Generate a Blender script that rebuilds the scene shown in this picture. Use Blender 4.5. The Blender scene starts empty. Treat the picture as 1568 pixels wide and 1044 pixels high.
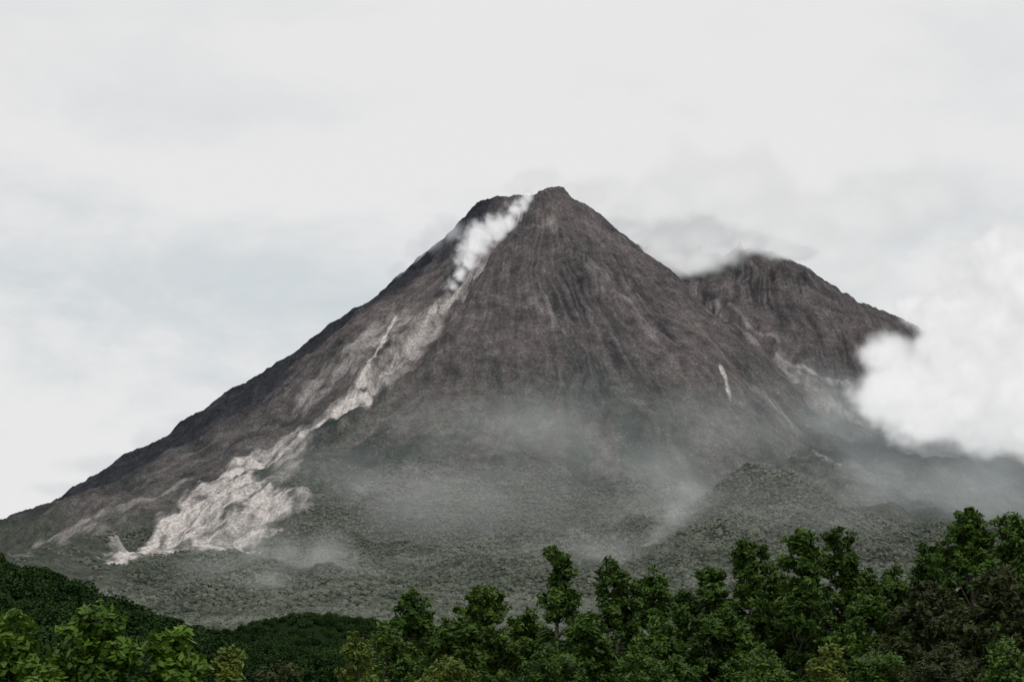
import bpy, math, time, numpy as np
from mathutils import Vector
rng=np.random.default_rng(7)
scene=bpy.context.scene
T00=time.time()
def tick(s): print('TICK',s,round(time.time()-T00,1),flush=True)
F=2483.0; PITCH=math.atan((980-522)/F); CZ=10.0
cp,sp=math.cos(PITCH),math.sin(PITCH)
def bearing(u,v):
    x=(u-784)/F; q=(522-v)/F
    return np.array([x, cp-q*sp, sp+q*cp])
def P(u,v,Y):
    d=bearing(u,v); d=d/d[1]*Y
    return np.array([d[0],d[1],d[2]+CZ])
# ---------------------------------------------------------------- noise
def _h(xi,yi,s):
    h=(xi.astype(np.int64)*374761393+yi.astype(np.int64)*668265263+s*974711)&0xffffffff
    h=((h^(h>>13))*12741261)&0xffffffff
    h=((h^(h>>16))*7368787)&0xffffffff
    return (h&0xffff)
_ca=np.cos(np.arange(65536)/65536*2*np.pi);_sa=np.sin(np.arange(65536)/65536*2*np.pi)
def perlin(x,y,s=0):
    x=np.asarray(x,float);y=np.asarray(y,float)
    xi=np.floor(x);yi=np.floor(y);fx=x-xi;fy=y-yi
    u=fx*fx*fx*(fx*(fx*6-15)+10);v=fy*fy*fy*(fy*(fy*6-15)+10)
    def g(i,j):
        a=_h(xi+i,yi+j,s);return _ca[a]*(fx-i)+_sa[a]*(fy-j)
    a=g(0,0);b=g(1,0);c=g(0,1);d=g(1,1)
    return ((a+(b-a)*u)+((c+(d-c)*u)-(a+(b-a)*u))*v)*1.4
def fbm(x,y,o=4,s=0):
    t=0;a=1
    for i in range(o):
        t=t+a*perlin(x*2**i+i*17.3,y*2**i+i*9.1,s+i);a*=.5
    return t
def ridged(x,y,s=0): return 1-np.abs(perlin(x,y,s))*2
def sst(x,a,b):
    t=np.clip((x-a)/(b-a),0,1);return t*t*(3-2*t)
# ---------------------------------------------------------------- terrain
T1=[(-100,858),(0,806),(60,770),(110,745),(200,692),(300,632),(400,570),(480,515),(560,462),(620,412),(680,360),(720,320),(790,303),(865,292),(890,310),(930,335),(950,355),(1000,392),(1030,415),(1100,474),(1180,545),(1260,622),(1340,698),(1420,765),(1500,815)]
T2=[(960,455),(1000,432),(1060,405),(1110,388),(1150,381),(1190,387),(1240,410),(1290,445),(1340,475),(1390,492),(1425,512),(1480,580),(1568,690),(1640,730)]
S1=np.array([P(822,290,6500)[0],6500.0]); S2=np.array([P(1150,380,7500)[0],7500.0])
def mkcone(T,S):
    pts=[P(u,v,S[1]) for u,v in T]
    x=np.array([p[0]-S[0] for p in pts]);z=np.array([p[2] for p in pts])
    L=x<0
    return {'S':S,'rL':-x[L][::-1],'zL':z[L][::-1],'rR':x[~L],'zR':z[~L]}
tail_r=np.array([2900.,3500,4300,5200,6500]);tail_z=np.array([245.,135,48,2,-4])
def prof(r,R,Z):
    rr=np.concatenate([[0],R,tail_r[tail_r>R[-1]+200]]);zz=np.concatenate([[Z[0]],Z,np.minimum(tail_z[tail_r>R[-1]+200],Z[-1])])
    return np.interp(r,rr,zz)
def cone(c,x,y):
    dx=x-c['S'][0];dy=c['S'][1]-y;r=np.hypot(dx,dy)+1e-6
    w=0.5-0.5*dx/r
    w=w*w*(3-2*w)
    return prof(r,c['rL'],c['zL'])*w+prof(r,c['rR'],c['zR'])*(1-w)
def gul(c,x,y,s):
    dx=x-c['S'][0];dy=c['S'][1]-y;r=np.hypot(dx,dy)+1e-6
    th=np.arctan2(dx,dy)+0.07*fbm(x/620,y/620,3,s+5)+0.017*fbm(x/130,y/130,3,s+9)
    g=0
    for i,(k,a) in enumerate([(2.6,52),(6,36),(13,20),(27,10),(55,5.5),(110,3.)]):
        f=sst(r,40+k*4,600+k*12)
        md=.05+1.1*sst(fbm(x/260+i*5,y/320,3,s+20+i),-.4,.7)
        g=g+a*f*md*(ridged(th*k,r/900+i*3.7,s+i)-0.35)
    g=g*(1-0.7*sst(r,2600,3900))
    return g,th,r
def rough(x,y):
    return 16*fbm(x/230,y/260,3,31)+6.5*(ridged(x/75,y/95,33)-.3)*(.3+1.0*sst(perlin(x/310,y/310,38),-.3,.5))+4*fbm(x/28,y/30,3,35)
cone1=mkcone(T1,S1);cone2=mkcone(T2,S2)
def fit(c,T,s,x0,x1,it=6):
    xs=np.linspace(x0,x1,420);ys=np.linspace(c['S'][1]-1500,c['S'][1]+700,200)
    X,Y=np.meshgrid(xs,ys)
    N=gul(c,X,Y,s)[0]+rough(X,Y)
    tu=np.array([t[0] for t in T]);tv=np.array([t[1] for t in T])
    xt=np.array([P(u,v,c['S'][1])[0]-c['S'][0] for u,v in T])
    for _ in range(it):
        Z=cone(c,X,Y)+N-CZ
        fw=Y*cp+Z*sp;up=-Y*sp+Z*cp
        U=784+F*X/fw;V=522-F*up/fw
        b=np.round(U/8).astype(int);vm=np.full(300,1e9)
        ok=(b>=-20)&(b<270)
        np.minimum.at(vm,b[ok]+20,V[ok])
        cu=(np.arange(300)-20)*8
        good=vm<1e8
        vv=np.interp(tu,cu[good],vm[good])
        dz=np.clip((vv-tv)/F*c['S'][1],-40,40)*0.7
        L=xt<0
        c['zL']=c['zL']+dz[L][::-1];c['zR']=c['zR']+dz[~L]
fit(cone1,T1,100,-2500,2200)
fit(cone2,T2,200,600,3200)
tick('fit')
channels=[]
def bump(x,y,cx,cy,sx,sy,h): return h*np.exp(-((x-cx)/sx)**2-((y-cy)/sy)**2)
HR=P(1215,700,3900);HL=P(760,300,6470);HRR=P(855,290,6500);HM=P(806,306,6450)
def pdist(x,y,pl):
    d=np.full(np.shape(x),1e9)
    for i in range(len(pl)-1):
        a=pl[i];b=pl[i+1];ab=b-a;L=ab@ab
        t=np.clip(((x-a[0])*ab[0]+(y-a[1])*ab[1])/L,0,1)
        d=np.minimum(d,np.hypot(x-a[0]-t*ab[0],y-a[1]-t*ab[1]))
    return d
def height(x,y,parts=False):
    a=cone(cone1,x,y);g,th,r=gul(cone1,x,y,100)
    b=cone(cone2,x,y);g2,th2,r2=gul(cone2,x,y,200)
    m=sst(a,15,160)
    h1=a+g*m;h2=b+g2*sst(b,15,160)*1.3
    k=14.
    h=k*np.logaddexp(h1/k,h2/k)-k*np.log(2)*np.exp(-np.abs(h1-h2)/60)
    h=h+rough(x,y)*sst(np.maximum(a,b),20,220)
    h=h+bump(x,y,HL[0],HL[1],55,70,16)+bump(x,y,HRR[0],HRR[1],50,70,10)-bump(x,y,HM[0],HM[1],34,90,20)
    h=h+7*ridged(x/38,y/38,61)*np.exp(-(r/260)**2)+6*perlin(x/13,y/13,62)*np.exp(-(r/330)**2)
    h=h+bump(x,y,HR[0]-20,HR[1],180,420,105)+bump(x,y,HR[0]-220,HR[1]+150,260,420,50)
    lo=sst(y,1700,2500)*(1-sst(np.maximum(a,b),330,620))
    h=h+lo*(26*fbm(x/300,y/420,3,91)+24*(ridged(x/230+.3*perlin(x/200,y/200,93),y/900,92)-.4))
    for pl,w,d in channels:
        h=h-d*np.exp(-(pdist(x,y,pl)/w)**2)
    h=h+bump(x,y,-236,700,80,150,36)+bump(x,y,-330,900,110,150,26)+4*fbm(x/45,y/60,2,97)*bump(x,y,-240,720,120,220,1)
    h=h+bump(x,y,-165,1230,62,110,20)+bump(x,y,-70,1280,90,100,17)
    h=h+2.0*fbm(x/160,y/160,3,77)*(sst(y,150,500))
    return (h,th,r,th2,r2,h1,h2) if parts else h
def survey(u,v,t0=300):
    d=bearing(u,v);d=d/d[1]
    t=np.arange(1500,9000,12.0)
    z=CZ+d[2]*t
    hh=height(d[0]*t,t)
    i=np.argmax(z<hh)
    if not (z<hh).any(): i=np.argmin(z-hh)
    return np.array([d[0]*t[i],t[i],hh[i]])
def line(pts): return np.array([survey(u,v)[:2] for u,v in pts])
c1=line([(803,318),(770,355),(735,405),(695,455),(640,515),(600,560),(560,605)])
c2=line([(560,605),(520,635),(470,665),(420,695),(350,735),(290,785),(210,840)])
c3=line([(1060,440),(1110,490),(1170,550),(1240,610),(1300,655)])
channels+= [(c1,38,26),(c2,50,12),(c3,60,40)]
ash_lines=[
 (line([(803,318),(770,355),(740,400),(700,450),(660,490),(632,530),(600,565),(560,605)]),24,.62),
 (line([(606,488),(590,515),(574,545),(556,582),(545,608)]),12,.85),
 (line([(560,605),(520,632),(480,657),(430,690),(372,714),(332,745),(290,780),(240,818),(175,862)]),32,1.1),
 (line([(565,590),(525,618),(470,660),(420,688),(360,712),(300,755)]),42,.7),
 (line([(330,755),(345,790),(365,825)]),115,.85),
 (line([(345,745),(390,765),(430,780)]),90,.9),
 (line([(320,765),(280,810),(225,850)]),105,.9),
 (line([(300,790),(330,815),(350,840)]),100,.72),
 (line([(1104,562),(1112,585),(1118,615)]),9,.75),
 (line([(1120,470),(1145,500),(1190,520)]),14,.3),
 (line([(1245,690),(1272,708),(1285,712)]),12,.4),
 (line([(60,835),(130,800),(210,770),(290,735)]),30,.32),
 (line([(20,850),(100,820),(180,800)]),30,.22),
 (line([(610,492),(570,520),(530,560),(480,600)]),100,.40),
 (line([(655,490),(625,540),(585,585)]),90,.44),
 (line([(470,665),(450,700),(430,730)]),60,.40),
 (line([(840,340),(850,350)]),26,.22),
 (line([(960,440),(975,480),(1000,530)]),34,.17),
 (line([(820,450),(850,500)]),50,.13),
 (line([(900,400),(920,440)]),40,.12),
 (line([(1150,590),(1180,610),(1215,655)]),40,.22),
 (line([(1200,560),(1250,600),(1300,640)]),70,.24),
 (line([(1190,545),(1240,568),(1300,590)]),20,.4),
 (line([(1060,440),(1100,480),(1150,520)]),30,.2),
]
tick('lines')
az=np.concatenate([np.linspace(-70,-20,50)[:-1],np.linspace(-20,20,1300),np.linspace(20,70,50)[1:]])*math.pi/180
rr=np.concatenate([np.geomspace(6,2000,120)[:-1],np.linspace(2000,6700,760)[:-1],np.linspace(6700,8600,150)[:-1],np.geomspace(8600,40000,30)])
A,R=np.meshgrid(az,rr)
X=np.sin(A)*R;Y=np.cos(A)*R
H,TH,RC,TH2,R2,h1,h2=height(X,Y,True)
ash=np.zeros_like(X)
jx=fbm(X/60,Y/80,4,301)
for pl,w,s in ash_lines:
    x0,y0=pl.min(0)-3*w;x1,y1=pl.max(0)+3*w
    mk=(X>x0)&(X<x1)&(Y>y0)&(Y<y1)
    D=pdist(X[mk],Y[mk],pl)+jx[mk]*w*.6
    ash[mk]=np.maximum(ash[mk],s*(1-sst(D,w*(0.3 if s>.5 else 0),w*1.15)))
st=fbm(TH*45+.6*fbm(X/90,Y/90,2,410),RC/280,4,401);st2=fbm(TH2*45+.6*fbm(X/90,Y/90,2,410),R2/280,4,402)
ST=np.where(h1>h2,st,st2)
ash=ash*np.clip(0.85+0.7*ST+0.45*fbm(X/40,Y/50,3,403),0.08,1.2)
big=fbm(X/480,Y/480,3,404)
patch=fbm(X/150,Y/240,4,406)
veg=(1-sst(H+170*big+90*ST,620,1120))*np.clip(.8+1.0*fbm(TH*12,RC/700,3,405),0,1)
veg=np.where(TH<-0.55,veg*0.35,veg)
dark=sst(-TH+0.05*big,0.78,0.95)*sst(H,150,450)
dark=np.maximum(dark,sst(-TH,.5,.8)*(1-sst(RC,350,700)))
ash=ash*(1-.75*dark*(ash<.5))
forest=(1-sst(H+90*big,330,520))*(1-np.clip(ash*2.5,0,1))
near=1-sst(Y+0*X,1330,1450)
nr,nc=X.shape;nv=X.size
def mesh_np(name,V,Fc,k):
    me=bpy.data.meshes.new(name)
    me.vertices.add(len(V));me.vertices.foreach_set('co',np.ascontiguousarray(V,dtype=np.float32).ravel())
    me.loops.add(len(Fc)*k);me.loops.foreach_set('vertex_index',np.ascontiguousarray(Fc,dtype=np.int32).ravel())
    me.polygons.add(len(Fc));me.polygons.foreach_set('loop_start',np.arange(0,len(Fc)*k,k,dtype=np.int32))
    me.update(calc_edges=True)
    return me
def attr(me,n,v):
    a=me.attributes.new(n,'FLOAT','POINT');a.data.foreach_set('value',np.ascontiguousarray(v,dtype=np.float32).ravel())
idx=np.arange(nv).reshape(nr,nc)
Q=np.stack([idx[:-1,:-1],idx[:-1,1:],idx[1:,1:],idx[1:,:-1]],-1).reshape(-1,4)
me=mesh_np('terrain',np.stack([X,Y,H],-1).reshape(-1,3),Q,4)
me.polygons.foreach_set('use_smooth',np.ones(len(Q),dtype=bool))
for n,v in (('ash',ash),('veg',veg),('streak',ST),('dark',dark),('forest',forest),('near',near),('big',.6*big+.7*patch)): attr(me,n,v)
terrain=bpy.data.objects.new('volcano_terrain',me);scene.collection.objects.link(terrain)
tick('terrain')
# ---------------------------------------------------------------- node helper
class N:
    def __init__(s,nt): s.nt=nt;s.n=nt.nodes;s.n.clear()
    def add(s,t,**k):
        n=s.n.new(t)
        for a,b in k.items(): setattr(n,a,b)
        return n
    def link(s,a,b): s.nt.links.new(a,b)
    def put(s,sock,v):
        if isinstance(v,bpy.types.NodeSocket): s.link(v,sock)
        else: sock.default_value=v
    def math(s,op,a,b=0.0,clamp=False):
        n=s.add('ShaderNodeMath',operation=op,use_clamp=clamp)
        s.put(n.inputs[0],a);s.put(n.inputs[1],b)
        return n.outputs[0]
    def vm(s,op,a,b=(0,0,0)):
        n=s.add('ShaderNodeVectorMath',operation=op)
        s.put(n.inputs[0],a);s.put(n.inputs[1],b)
        return n.outputs['Value'] if op=='LENGTH' else n.outputs[0]
    def scale(s,a,f):
        n=s.add('ShaderNodeVectorMath',operation='SCALE');s.put(n.inputs[0],a);s.put(n.inputs['Scale'],f);return n.outputs[0]
    def mix(s,f,a,b,bt='MIX'):
        n=s.add('ShaderNodeMix',data_type='RGBA',blend_type=bt)
        s.put(n.inputs[0],f)
        s.put(n.inputs[6],a if not isinstance(a,tuple) else (*a,1)[:4])
        s.put(n.inputs[7],b if not isinstance(b,tuple) else (*b,1)[:4])
        return n.outputs[2]
    def noise(s,vec,scale,detail=4,rough=.55,dist=0,color=False):
        n=s.add('ShaderNodeTexNoise')
        s.link(vec,n.inputs['Vector']);n.inputs['Scale'].default_value=scale
        n.inputs['Detail'].default_value=detail;n.inputs['Roughness'].default_value=rough;n.inputs['Distortion'].default_value=dist
        return n.outputs['Color'] if color else n.outputs[0]
    def mr(s,v,a,b,c=0.,d=1.,smooth=False):
        n=s.add('ShaderNodeMapRange')
        if smooth:n.interpolation_type='SMOOTHSTEP'
        s.put(n.inputs[0],v)
        for i,q in zip((1,2,3,4),(a,b,c,d)): n.inputs[i].default_value=q
        return n.outputs[0]
    def at(s,name): return s.add('ShaderNodeAttribute',attribute_name=name).outputs['Fac']
def newmat(name):
    m=bpy.data.materials.new(name);m.use_nodes=True;return m,N(m.node_tree)
m,n=newmat('volcanic_rock_and_ash')
out=n.add('ShaderNodeOutputMaterial');bs=n.add('ShaderNodeBsdfDiffuse')
co=n.add('ShaderNodeTexCoord').outputs['Object']
mid=n.noise(co,1/55,6,.68);fine=n.noise(co,1/9,2,.7)
rock=n.mix(n.mr(n.at('big'),-.5,.5),(0.043,0.043,0.047),(0.100,0.088,0.089))
rock=n.mix(n.mr(n.at('streak'),-.4,.9,0,.75),rock,(0.135,0.122,0.121))
rock=n.mix(n.mr(n.at('veg'),0,1,0,.85),rock,n.mix(n.mr(n.at('big'),-.5,.5),(0.036,0.048,0.044),(0.094,0.101,0.092)))
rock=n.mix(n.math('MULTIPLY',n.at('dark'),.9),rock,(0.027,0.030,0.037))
rock=n.mix(n.mr(n.at('forest'),0,1,0,.85),rock,(0.062,0.071,0.058))
val=n.math('MULTIPLY',n.mr(mid,.3,.7,.56,1.44),n.mr(fine,.3,.7,.64,1.36))
rock=n.scale(rock,val)
vor=n.add('ShaderNodeTexVoronoi');n.link(co,vor.inputs['Vector']);vor.inputs['Scale'].default_value=1/16
bould=n.math('MULTIPLY',n.mr(vor.outputs['Distance'],.10,.30,1,0),n.mr(mid,.53,.60))
bould=n.math('MULTIPLY',bould,n.math('SUBTRACT',1,n.math('MAXIMUM',n.at('forest'),n.math('MULTIPLY',n.at('dark'),.7))))
rock=n.mix(n.math('MULTIPLY',bould,.6),rock,(0.26,0.245,0.235))
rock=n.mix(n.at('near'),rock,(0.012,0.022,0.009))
af=n.math('MULTIPLY',n.at('ash'),n.mr(fine,.3,.6,.75,1.08),clamp=True)
col=n.mix(af,rock,n.mix(n.mr(fine,.35,.6),(0.40,0.365,0.345),(0.60,0.565,0.545)))
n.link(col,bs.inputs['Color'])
bp=n.add('ShaderNodeBump');bp.inputs['Strength'].default_value=.9;bp.inputs['Distance'].default_value=8
n.link(n.math('ADD',n.math('MULTIPLY',n.noise(co,1/40,3,.7),.9),n.math('MULTIPLY',fine,.5)),bp.inputs['Height']);n.link(bp.outputs[0],bs.inputs['Normal'])
n.link(bs.outputs[0],out.inputs['Surface']);me.materials.append(m)
# ---------------------------------------------------------------- foliage
def leafmat(name,a,b,c=None,inst=False,transl=.2):
    m,n=newmat(name);out=n.add('ShaderNodeOutputMaterial')
    if inst:
        t=n.add('ShaderNodeObjectInfo').outputs['Random'];g=n.add('ShaderNodeNewGeometry').outputs['Position'];k=n.noise(g,1/190,3)
        f=n.math('ADD',n.math('MULTIPLY',t,.55),n.math('MULTIPLY',n.mr(k,.35,.65),.45))
    else: t=n.at('tint');f=t
    col=n.mix(f,a,b)
    if c: col=n.mix(n.mr(t,.93,.97),col,c)
    if inst:
        col=n.scale(col,n.mr(n.noise(g,1/1.8,1,.7),.3,.7,.65,1.35))
        bs=n.add('ShaderNodeBsdfDiffuse');n.link(col,bs.inputs['Color'])
    else:
        bs=n.add('ShaderNodeBsdfPrincipled');bs.inputs['Roughness'].default_value=.5;bs.inputs['Specular IOR Level'].default_value=.15
        n.link(col,bs.inputs['Base Color'])
    if transl==0: n.link(bs.outputs[0],out.inputs[0]);return m
    tr=n.add('ShaderNodeBsdfTranslucent');n.link(col,tr.inputs[0])
    mx=n.add('ShaderNodeMixShader');mx.inputs[0].default_value=transl
    n.link(bs.outputs[0],mx.inputs[1]);n.link(tr.outputs[0],mx.inputs[2]);n.link(mx.outputs[0],out.inputs[0])
    return m
def rv(k):
    v=rng.normal(size=(k,3));return v/np.linalg.norm(v,axis=1)[:,None]
def leaves(C,Lz,Wz,out=None,ob=.5):
    k=len(C);a=rv(k);a[:,2]=a[:,2]*.6-.15
    nn=rv(k);nn[:,2]+=.6
    if out is not None: nn+=out*ob
    b=np.cross(nn,a);b/=np.linalg.norm(b,axis=1)[:,None]+1e-9;a/=np.linalg.norm(a,axis=1)[:,None]
    s=rng.uniform(.6,1.25,k)[:,None]
    V=np.stack([C-a*s*Lz/2,C+b*s*Wz/2-a*s*Lz*.05,C+a*s*Lz/2,C-b*s*Wz/2-a*s*Lz*.05],1)
    return V.reshape(-1,3)
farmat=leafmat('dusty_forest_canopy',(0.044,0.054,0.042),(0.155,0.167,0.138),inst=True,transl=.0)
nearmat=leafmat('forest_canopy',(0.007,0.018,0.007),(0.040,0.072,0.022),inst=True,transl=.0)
farc=bpy.data.collections.new('far_crowns');nearc=bpy.data.collections.new('near_crowns')
import bmesh
for i in range(6):
    bm=bmesh.new();bmesh.ops.create_icosphere(bm,subdivisions=2,radius=1)
    V=np.array([v.co[:] for v in bm.verts])
    d=1+.42*perlin(V[:,0]*1.9+i*7,V[:,1]*1.9+V[:,2]*2.3+i*3,i)+.28*perlin(V[:,0]*4+V[:,2]*3,V[:,1]*4.5+i,i+9)
    V=V*d[:,None]*np.array([1,1,.8+.05*i])
    for v,c in zip(bm.verts,V): v.co=Vector(c)
    mm=bpy.data.meshes.new('crown');bm.to_mesh(mm);bm.free();mm.materials.append(farmat)
    farc.objects.link(bpy.data.objects.new('crown_far_%d'%i,mm))
    nl=9;lc=rv(nl)*rng.uniform(.25,.62,nl)[:,None]*np.array([1,1,.8]);C=[];O=[]
    for c in lc:
        d=rv(110);rr_=rng.uniform(.3,.46);C.append(c+d*rr_*rng.uniform(.8,1.05,110)[:,None]);O.append(d)
    C=np.concatenate(C);O=np.concatenate(O)
    V=leaves(C,.2,.13,O,1.2)
    mm=mesh_np('crown_leafy',V,np.arange(len(V)).reshape(-1,4),4);mm.materials.append(nearmat)
    nearc.objects.link(bpy.data.objects.new('crown_near_%d'%i,mm))
def geo(name):
    ng=bpy.data.node_groups.new(name,'GeometryNodeTree')
    ng.interface.new_socket(name='Geometry',in_out='INPUT',socket_type='NodeSocketGeometry')
    ng.interface.new_socket(name='Geometry',in_out='OUTPUT',socket_type='NodeSocketGeometry')
    return ng
def scatter(name,pts,sc,collection):
    me=bpy.data.meshes.new(name);me.vertices.add(len(pts));me.vertices.foreach_set('co',pts.astype(np.float32).ravel());attr(me,'cs',sc)
    ob=bpy.data.objects.new(name,me);scene.collection.objects.link(ob)
    ng=geo(name)
    gi=ng.nodes.new('NodeGroupInput');go=ng.nodes.new('NodeGroupOutput')
    ip=ng.nodes.new('GeometryNodeInstanceOnPoints');ci=ng.nodes.new('GeometryNodeCollectionInfo')
    ci.inputs['Collection'].default_value=collection;ci.inputs['Separate Children'].default_value=True;ci.inputs['Reset Children'].default_value=True
    ip.inputs['Pick Instance'].default_value=True
    na=ng.nodes.new('GeometryNodeInputNamedAttribute');na.data_type='FLOAT';na.inputs['Name'].default_value='cs'
    rd=ng.nodes.new('FunctionNodeRandomValue');rd.data_type='FLOAT_VECTOR';rd.inputs[0].default_value=(-.3,-.3,0);rd.inputs[1].default_value=(.3,.3,6.28)
    L=ng.links.new
    L(gi.outputs[0],ip.inputs['Points']);L(ci.outputs[0],ip.inputs['Instance']);L(na.outputs[0],ip.inputs['Scale']);L(rd.outputs[0],ip.inputs['Rotation']);L(ip.outputs[0],go.inputs[0])
    md=ob.modifiers.new('scatter','NODES');md.node_group=ng
    return ob
def fanpts(k,r0,r1,a=20,b=None):
    t=np.radians(rng.uniform(-a,a if b is None else b,k));r=np.sqrt(rng.uniform(r0*r0,r1*r1,k));return np.sin(t)*r,np.cos(t)*r
x,y=fanpts(125000,1380,4900)
h=height(x,y)
ashd=np.zeros_like(x)
for pl,w,s in ash_lines:
    D=pdist(x,y,pl);ashd=np.maximum(ashd,s*(1-sst(D,w*.6,w*1.3)))
bg=fbm(x/480,y/480,3,404);pt=fbm(x/130,y/130,2,500)
keep=rng.uniform(size=len(x))<(1-sst(h+110*bg+130*pt,330,620))*.95*(ashd<.2)
left=(x/y<-.235);keep&=~(left&(h>90)&(pt>-.25))
x,y,h=x[keep],y[keep],h[keep]
sc=rng.uniform(2.2,4.2,len(x))*rng.uniform(1,1.6,len(x))
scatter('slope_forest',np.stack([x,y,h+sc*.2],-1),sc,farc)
nfar=len(x)
x,y=fanpts(8500,330,1400,22);x2,y2=fanpts(3500,450,1100,24,-10);k1=len(x);x=np.append(x,x2);y=np.append(y,y2);h=height(x,y)
sc=rng.uniform(2.6,5.4,len(x));sc[k1:]*=rng.uniform(1,1.7,len(x)-k1)
keep=~((y<520)&(np.abs(x/y)<.1))
x,y,h,sc=x[keep],y[keep],h[keep],sc[keep]
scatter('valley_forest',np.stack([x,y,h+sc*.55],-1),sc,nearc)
tick('forest')
# ---------------------------------------------------------------- foreground trees
bark,n=newmat('bark');o=n.add('ShaderNodeOutputMaterial');b=n.add('ShaderNodeBsdfPrincipled');b.inputs['Roughness'].default_value=.9
cc=n.add('ShaderNodeTexCoord').outputs['Object'];n.link(n.mix(n.noise(cc,6,5),(0.05,0.04,0.03),(0.16,0.13,0.10)),b.inputs['Base Color']);n.link(b.outputs[0],o.inputs[0])
M_dark=leafmat('leaf_deep_green',(0.007,0.022,0.003),(0.076,0.142,0.020))
M_mid=leafmat('leaf_green',(0.012,0.036,0.005),(0.100,0.165,0.025))
M_yel=leafmat('leaf_yellow_green',(0.028,0.058,0.007),(0.16,0.20,0.032))
M_dry=leafmat('leaf_olive',(0.010,0.017,0.005),(0.058,0.072,0.020))
M_broad=leafmat('leaf_broad',(0.009,0.034,0.004),(0.12,0.21,0.022),(0.32,0.17,0.04))
def tube(V,Fq,pts,rad,k=7):
    base=V[0];pts=np.array(pts);m_=len(pts);vs=[]
    for i in range(m_):
        t=pts[min(i+1,m_-1)]-pts[max(i-1,0)];t=t/(np.linalg.norm(t)+1e-9)
        a=np.cross(t,[.3,1,.1]);a/=np.linalg.norm(a)+1e-9;b=np.cross(t,a)
        an=np.linspace(0,2*np.pi,k,endpoint=False)
        vs.append(pts[i]+rad[i]*(np.cos(an)[:,None]*a+np.sin(an)[:,None]*b))
    V[1].append(np.concatenate(vs));V[0]+=m_*k
    j=np.arange(k);j2=(j+1)%k
    for i in range(m_-1):
        Fq.append(np.stack([base+i*k+j,base+i*k+j2,base+(i+1)*k+j2,base+(i+1)*k+j],-1))
def tree(kind,u,v,wpx,Yd,mat,shape='col',leaf=(.30,.135),dens=1.0,low=.42):
    top=P(u,v,Yd);x0,y0=top[0],Yd;g=float(height(np.array([x0]),np.array([y0]))[0])
    Ht=top[2]-g;W=wpx/F*Yd/2
    root=bpy.data.objects.new(kind,None);scene.collection.objects.link(root);root.location=(x0,y0,g)
    V=[0,[]];Fq=[]
    nseg=9;bend=rng.normal(size=2)*.03*Ht
    zs=np.linspace(0,.93*Ht,nseg);tp=np.array([[bend[0]*math.sin(q*2.2),bend[1]*math.sin(q*1.7),z] for q,z in zip(np.linspace(0,1,nseg),zs)])
    tp[:,:2]-=tp[-1,:2]*np.linspace(0,1,nseg)[:,None]
    r0=.017*Ht
    tube(V,Fq,tp,np.linspace(r0,r0*.15,nseg))
    nl=int((10+Ht*(1-low)*W*1.15))
    C=[];O=[];TI=[]
    off=rng.uniform(0,6.28);
    for i in range(nl):
        q=1-((i+rng.uniform(0,1))/nl);t=low+(1-low)*q
        an_=i*2.399+rng.normal()*.5
        env={'col':(max(0,1-q**2.6))**.55*(.84+.2*math.sin(q*8+off+an_)),'round':math.sqrt(max(0.02,1-(1.55*q-.52)**2))*(.9+.15*math.sin(3*an_+off)),'bush':math.sqrt(max(.03,1-q*q))}[shape]
        lr=min(W*.55,rng.uniform(.55,1.15)*(.6+.2*W))*(1-.2*q)
        ro=max(0,W*env-lr*.6)*math.sqrt(rng.uniform(.1,1.2))
        if i<2: ro*=.4
        c=np.array([ro*math.cos(an_),ro*math.sin(an_),t*Ht-lr*.9])
        zi=max(.1*Ht,c[2]-.9*ro-.4*lr);f=np.array([np.interp(zi,zs,tp[:,0]),np.interp(zi,zs,tp[:,1]),min(zi,zs[-1])])
        md=(f+c)/2+np.array([0,0,-.08*ro])+rng.normal(size=3)*.05*W
        tube(V,Fq,[f,md,c],[r0*.35*(1-.6*q)+.015,r0*.22*(1-.6*q)+.01,.012],5)
        nc_=int(9*dens*max(.6,lr/.8)**2)+4
        dd=rv(nc_);dd[:,2]=np.where(dd[:,2]<-.3,-dd[:,2],dd[:,2])
        sub=c+dd*lr*rng.uniform(.4,1.1,nc_)[:,None]*np.array([1.05,1.05,1])
        tl=rng.uniform(-.05,.35)
        for s_,d_ in zip(sub,dd):
            if rng.uniform()<.3: tube(V,Fq,[c,s_],[.012,.006],3)
            k=int(rng.uniform(34,60));cr=rng.uniform(.18,.42)
            e=rv(k);p=s_+e*cr*(rng.uniform(.1,1,k)**.6)[:,None]*np.array([1,1,.8])
            C.append(p);O.append(e*.6+d_);TI.append(np.clip(tl+rng.uniform(0,.3)+rng.uniform(0,.38,k)+.12*d_[2],0,1))
    C=np.concatenate(C);O=np.concatenate(O);TI=np.concatenate(TI)
    LV=leaves(C,leaf[0],leaf[1],O,.9)
    lm=mesh_np('foliage',LV,np.arange(len(LV)).reshape(-1,4),4);attr(lm,'tint',np.repeat(TI,4));lm.materials.append(mat)
    fo=bpy.data.objects.new('foliage',lm);fo.parent=root;scene.collection.objects.link(fo)
    tm=mesh_np('trunk',np.concatenate(V[1]),np.concatenate(Fq),4);tm.materials.append(bark)
    to=bpy.data.objects.new('trunk_and_limbs',tm);to.parent=root;scene.collection.objects.link(to)
    return len(C)
tot=0
T_='broadleaf_tree'
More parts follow.
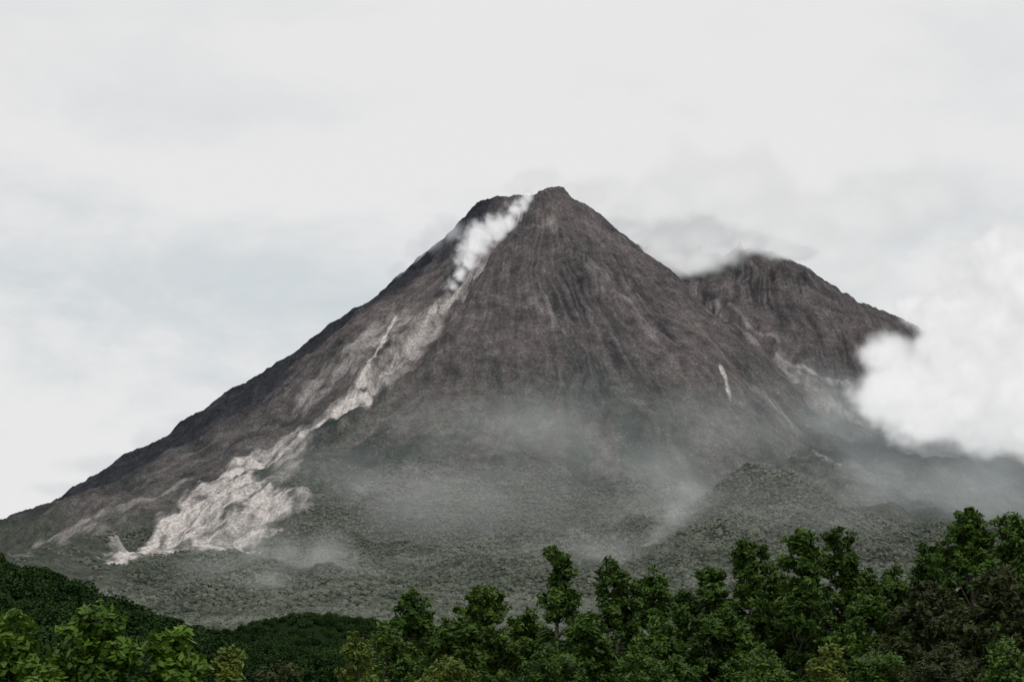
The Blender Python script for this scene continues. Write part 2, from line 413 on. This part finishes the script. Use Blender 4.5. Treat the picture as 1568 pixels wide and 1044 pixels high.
specs=[(T_,1480,776,190,80,M_dark,'col'),(T_,1545,786,150,84,M_dark,'col'),(T_,1425,830,130,84,M_dark,'round'),
(T_,1228,814,150,80,M_dark,'col'),(T_,1285,810,130,83,M_dark,'col'),(T_,1325,872,120,85,M_dark,'round'),
(T_,1148,822,110,82,M_dark,'col'),(T_,1090,862,105,86,M_dark,'col'),(T_,940,858,150,78,M_dark,'round'),(T_,1000,874,120,82,M_dark,'col'),
(T_,858,836,95,76,M_dark,'col'),(T_,742,888,150,80,M_mid,'round'),
(T_,635,905,170,76,M_dark,'round'),(T_,1050,903,110,90,M_dark,'col'),(T_,1190,875,130,86,M_dark,'round'),
(T_,1372,864,140,92,M_dark,'round'),(T_,1420,890,230,72,M_dry,'round'),(T_,1530,870,250,66,M_dry,'round'),
(T_,1325,905,190,76,M_dark,'round'),(T_,1210,915,230,84,M_dark,'round'),(T_,1110,935,210,74,M_dark,'round'),
(T_,805,935,170,84,M_dark,'round'),(T_,900,940,190,72,M_dark,'round'),(T_,1010,945,200,70,M_dark,'round'),
(T_,700,935,190,68,M_dark,'round'),(T_,590,955,170,70,M_mid,'round'),
('shrub',548,968,130,62,M_yel,'round'),('shrub',690,995,230,52,M_yel,'bush'),('shrub',352,975,100,48,M_yel,'round'),
('shrub',1266,978,100,55,M_yel,'round'),
('broadleaf_bush',150,924,320,40,M_broad,'bush'),('broadleaf_bush',20,945,280,42,M_broad,'bush'),('broadleaf_bush',265,945,210,41,M_broad,'bush'),
('shrub',430,1015,190,58,M_dry,'bush'),('shrub',850,990,240,60,M_dark,'bush'),('shrub',1440,980,240,58,M_dry,'bush'),('shrub',1170,990,220,60,M_dark,'bush'),('shrub',1000,1000,220,58,M_dark,'bush'),('shrub',1340,990,220,60,M_dark,'bush'),('shrub',1550,985,220,56,M_dark,'bush')]
for s in specs:
    kw={}
    if s[0]=='broadleaf_bush': kw=dict(leaf=(.26,.15),dens=1.6,low=.5)
    elif s[0]=='shrub': kw=dict(leaf=(.20,.09),low=.58)
    tot+=tree(*s,**kw)
tick('trees')
# ---------------------------------------------------------------- self-lit cloud and smoke volumes (grids made by geometry nodes)
def vapour(name,blobs,dens,edge,nscale,amp,warp,glow_thin,glow_dense,vox,rate=2.5,detail=3,zs=1.0,cpow=1.0):
    B=np.array([[*c,*r] for c,r in blobs]);lo=(B[:,:3]-B[:,3:]*1.2-warp*.6).min(0);hi=(B[:,:3]+B[:,3:]*1.2+warp*.6).max(0)
    vol=bpy.data.volumes.new(name);ob=bpy.data.objects.new(name,vol);scene.collection.objects.link(ob)
    ng=geo(name);n=N(ng)
    co=n.add('GeometryNodeInputPosition').outputs[0]
    nz=n.add('ShaderNodeTexNoise');n.link(n.vm('MULTIPLY',co,(1,1,zs)),nz.inputs['Vector']);nz.inputs['Scale'].default_value=nscale;nz.inputs['Detail'].default_value=detail;nz.inputs['Roughness'].default_value=.6
    wv=n.vm('MULTIPLY',n.vm('SUBTRACT',nz.outputs['Color'],(.5,.5,.5)),(warp*2,)*3);p=n.vm('ADD',co,wv)
    fld=None
    for c,r in blobs:
        L=n.vm('LENGTH',n.vm('DIVIDE',n.vm('SUBTRACT',p,tuple(c)),tuple(r)))
        g=n.math('SUBTRACT',1,L);fld=g if fld is None else n.math('MAXIMUM',fld,g)
    fld=n.math('ADD',fld,n.math('MULTIPLY',n.math('SUBTRACT',nz.outputs[0],.5),amp))
    d=n.math('MULTIPLY',n.mr(fld,0,edge,0,1,True),1.0)
    vc=n.add('GeometryNodeVolumeCube');n.link(d,vc.inputs['Density'])
    vc.inputs['Min'].default_value=tuple(lo);vc.inputs['Max'].default_value=tuple(hi)
    res=np.maximum(8,((hi-lo)/vox)).astype(int)
    for a,r_ in zip('XYZ',res): vc.inputs['Resolution '+a].default_value=int(r_)
    m,k=newmat(name+'_vapour')
    sm=n.add('GeometryNodeSetMaterial');sm.inputs['Material'].default_value=m
    go=n.add('NodeGroupOutput');n.link(vc.outputs[0],sm.inputs[0]);n.link(sm.outputs[0],go.inputs[0])
    md=ob.modifiers.new('vapour','NODES');md.node_group=ng
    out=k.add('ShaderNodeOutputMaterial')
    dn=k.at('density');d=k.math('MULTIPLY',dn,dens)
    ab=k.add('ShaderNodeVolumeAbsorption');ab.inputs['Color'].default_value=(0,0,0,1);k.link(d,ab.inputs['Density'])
    em=k.add('ShaderNodeEmission');k.link(d,em.inputs['Strength'])  # emission stands in for scattered skylight; the vapour glows by itself
    k.link(k.mix(dn,glow_thin,glow_dense),em.inputs['Color'])  # cloud shading put into the emission colour: thin parts greyer, dense parts brighter
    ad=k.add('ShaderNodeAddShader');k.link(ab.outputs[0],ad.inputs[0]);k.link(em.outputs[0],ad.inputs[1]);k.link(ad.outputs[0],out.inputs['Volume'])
    m.cycles.volume_step_rate=rate
    vol.materials.append(m);return ob
def onslope(u,v,rp,off=.5,k=(1,1,1)):
    s=survey(u,v);r=rp/F*s[1]
    return ((s[0],s[1]-r*off,s[2]+r*off*.4),(r*k[0],r*k[1],r*k[2]))
def at(u,v,Yd,ru,rv_,ry):
    p=P(u,v,Yd);return (tuple(p),(ru/F*Yd,ry,rv_/F*Yd))
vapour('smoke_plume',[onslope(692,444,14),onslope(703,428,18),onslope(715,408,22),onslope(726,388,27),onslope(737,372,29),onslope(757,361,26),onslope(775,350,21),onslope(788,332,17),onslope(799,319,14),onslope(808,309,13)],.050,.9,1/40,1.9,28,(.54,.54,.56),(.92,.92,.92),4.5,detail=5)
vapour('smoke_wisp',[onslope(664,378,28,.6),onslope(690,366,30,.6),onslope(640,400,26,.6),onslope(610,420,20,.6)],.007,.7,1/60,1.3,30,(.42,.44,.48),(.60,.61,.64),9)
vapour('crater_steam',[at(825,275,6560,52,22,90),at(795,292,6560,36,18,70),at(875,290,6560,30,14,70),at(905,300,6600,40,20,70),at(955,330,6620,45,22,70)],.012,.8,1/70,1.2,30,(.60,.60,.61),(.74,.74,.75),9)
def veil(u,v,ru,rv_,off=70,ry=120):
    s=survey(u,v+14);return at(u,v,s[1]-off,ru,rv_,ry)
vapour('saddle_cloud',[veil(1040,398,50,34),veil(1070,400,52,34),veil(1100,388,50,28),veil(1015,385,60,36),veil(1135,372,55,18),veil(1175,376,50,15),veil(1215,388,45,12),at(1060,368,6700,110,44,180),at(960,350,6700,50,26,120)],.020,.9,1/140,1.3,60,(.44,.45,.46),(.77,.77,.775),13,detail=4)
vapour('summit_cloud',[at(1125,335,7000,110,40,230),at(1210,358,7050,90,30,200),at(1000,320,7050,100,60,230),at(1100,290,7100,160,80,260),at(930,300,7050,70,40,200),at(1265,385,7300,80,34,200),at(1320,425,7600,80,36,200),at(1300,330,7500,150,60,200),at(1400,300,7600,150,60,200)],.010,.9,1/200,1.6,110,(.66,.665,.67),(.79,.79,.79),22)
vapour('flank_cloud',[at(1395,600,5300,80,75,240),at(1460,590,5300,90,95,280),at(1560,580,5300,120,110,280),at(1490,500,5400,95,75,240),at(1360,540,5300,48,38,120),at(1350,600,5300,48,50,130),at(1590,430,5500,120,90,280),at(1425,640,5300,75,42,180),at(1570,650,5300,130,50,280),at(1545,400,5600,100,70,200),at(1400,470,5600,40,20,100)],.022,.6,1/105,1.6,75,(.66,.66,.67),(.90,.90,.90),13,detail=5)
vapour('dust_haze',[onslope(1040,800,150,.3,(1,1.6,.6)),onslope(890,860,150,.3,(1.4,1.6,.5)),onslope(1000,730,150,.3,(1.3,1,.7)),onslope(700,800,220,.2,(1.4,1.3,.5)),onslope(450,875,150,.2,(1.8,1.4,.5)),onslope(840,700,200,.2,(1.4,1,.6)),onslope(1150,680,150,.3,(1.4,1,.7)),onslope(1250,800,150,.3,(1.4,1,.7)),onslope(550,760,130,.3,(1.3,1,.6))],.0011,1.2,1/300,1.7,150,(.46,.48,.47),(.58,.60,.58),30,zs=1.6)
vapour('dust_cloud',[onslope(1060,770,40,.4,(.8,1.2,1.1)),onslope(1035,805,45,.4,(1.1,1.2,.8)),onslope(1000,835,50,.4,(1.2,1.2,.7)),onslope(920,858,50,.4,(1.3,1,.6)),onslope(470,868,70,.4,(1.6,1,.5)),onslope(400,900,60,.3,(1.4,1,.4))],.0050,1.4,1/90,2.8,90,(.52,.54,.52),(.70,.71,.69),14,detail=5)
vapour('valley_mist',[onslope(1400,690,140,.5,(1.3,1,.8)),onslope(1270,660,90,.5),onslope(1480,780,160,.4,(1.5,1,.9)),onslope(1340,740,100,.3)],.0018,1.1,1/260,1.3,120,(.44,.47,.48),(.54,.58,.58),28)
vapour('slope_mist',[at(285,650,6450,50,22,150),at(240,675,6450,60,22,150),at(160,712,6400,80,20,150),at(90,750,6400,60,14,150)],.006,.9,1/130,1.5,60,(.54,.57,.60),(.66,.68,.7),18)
tick('vapour')
# ---------------------------------------------------------------- sky and sun
w=bpy.data.worlds.new('World');scene.world=w;w.use_nodes=True;n=N(w.node_tree)
o=n.add('ShaderNodeOutputWorld');bg=n.add('ShaderNodeBackground')
EL,RO=math.radians(58),math.radians(150)
sky=n.add('ShaderNodeTexSky',sky_type='NISHITA');sky.sun_disc=False;sky.sun_elevation=EL;sky.sun_rotation=RO
g=n.add('ShaderNodeTexCoord').outputs['Generated'];sx=n.vm('MULTIPLY',g,(1,1,2.2))
n1=n.noise(sx,2.6,5,.5,.4);n2=n.noise(sx,7,6,.58,.3)
nn=n.math('ADD',n.math('MULTIPLY',n1,.6),n.math('MULTIPLY',n2,.4))
sep=n.add('ShaderNodeSeparateXYZ');n.link(g,sep.inputs[0])
thin=n.mix(n.mr(sep.outputs[2],.20,.34),(.62,.67,.69),(.765,.77,.775))
cl=n.mix(n.mr(nn,.42,.57,0,1,True),thin,(.825,.82,.82))
c=n.mix(.97,n.scale(sky.outputs[0],.08),cl)
c=n.mix(n.mr(sep.outputs[2],-.12,-.02),(.06,.07,.055),c)
n.link(c,bg.inputs[0]);bg.inputs[1].default_value=1.0;n.link(bg.outputs[0],o.inputs[0])
sl=bpy.data.lights.new('sun','SUN');sl.energy=1.5;sl.angle=math.radians(10);sl.color=(1,.96,.9)
so=bpy.data.objects.new('sun',sl);scene.collection.objects.link(so)
dv=Vector((math.sin(RO)*math.cos(EL),math.cos(RO)*math.cos(EL),math.sin(EL)))
so.rotation_euler=dv.to_track_quat('Z','Y').to_euler()
cam=bpy.data.cameras.new('camera');co_=bpy.data.objects.new('camera',cam);scene.collection.objects.link(co_)
co_.location=(0,0,CZ);co_.rotation_euler=(math.pi/2+PITCH,0,0);cam.sensor_width=36;cam.lens=36*F/1568
cam.clip_start=1;cam.clip_end=60000;scene.camera=co_
scene.view_settings.view_transform='Standard';scene.view_settings.look='None';scene.view_settings.exposure=0
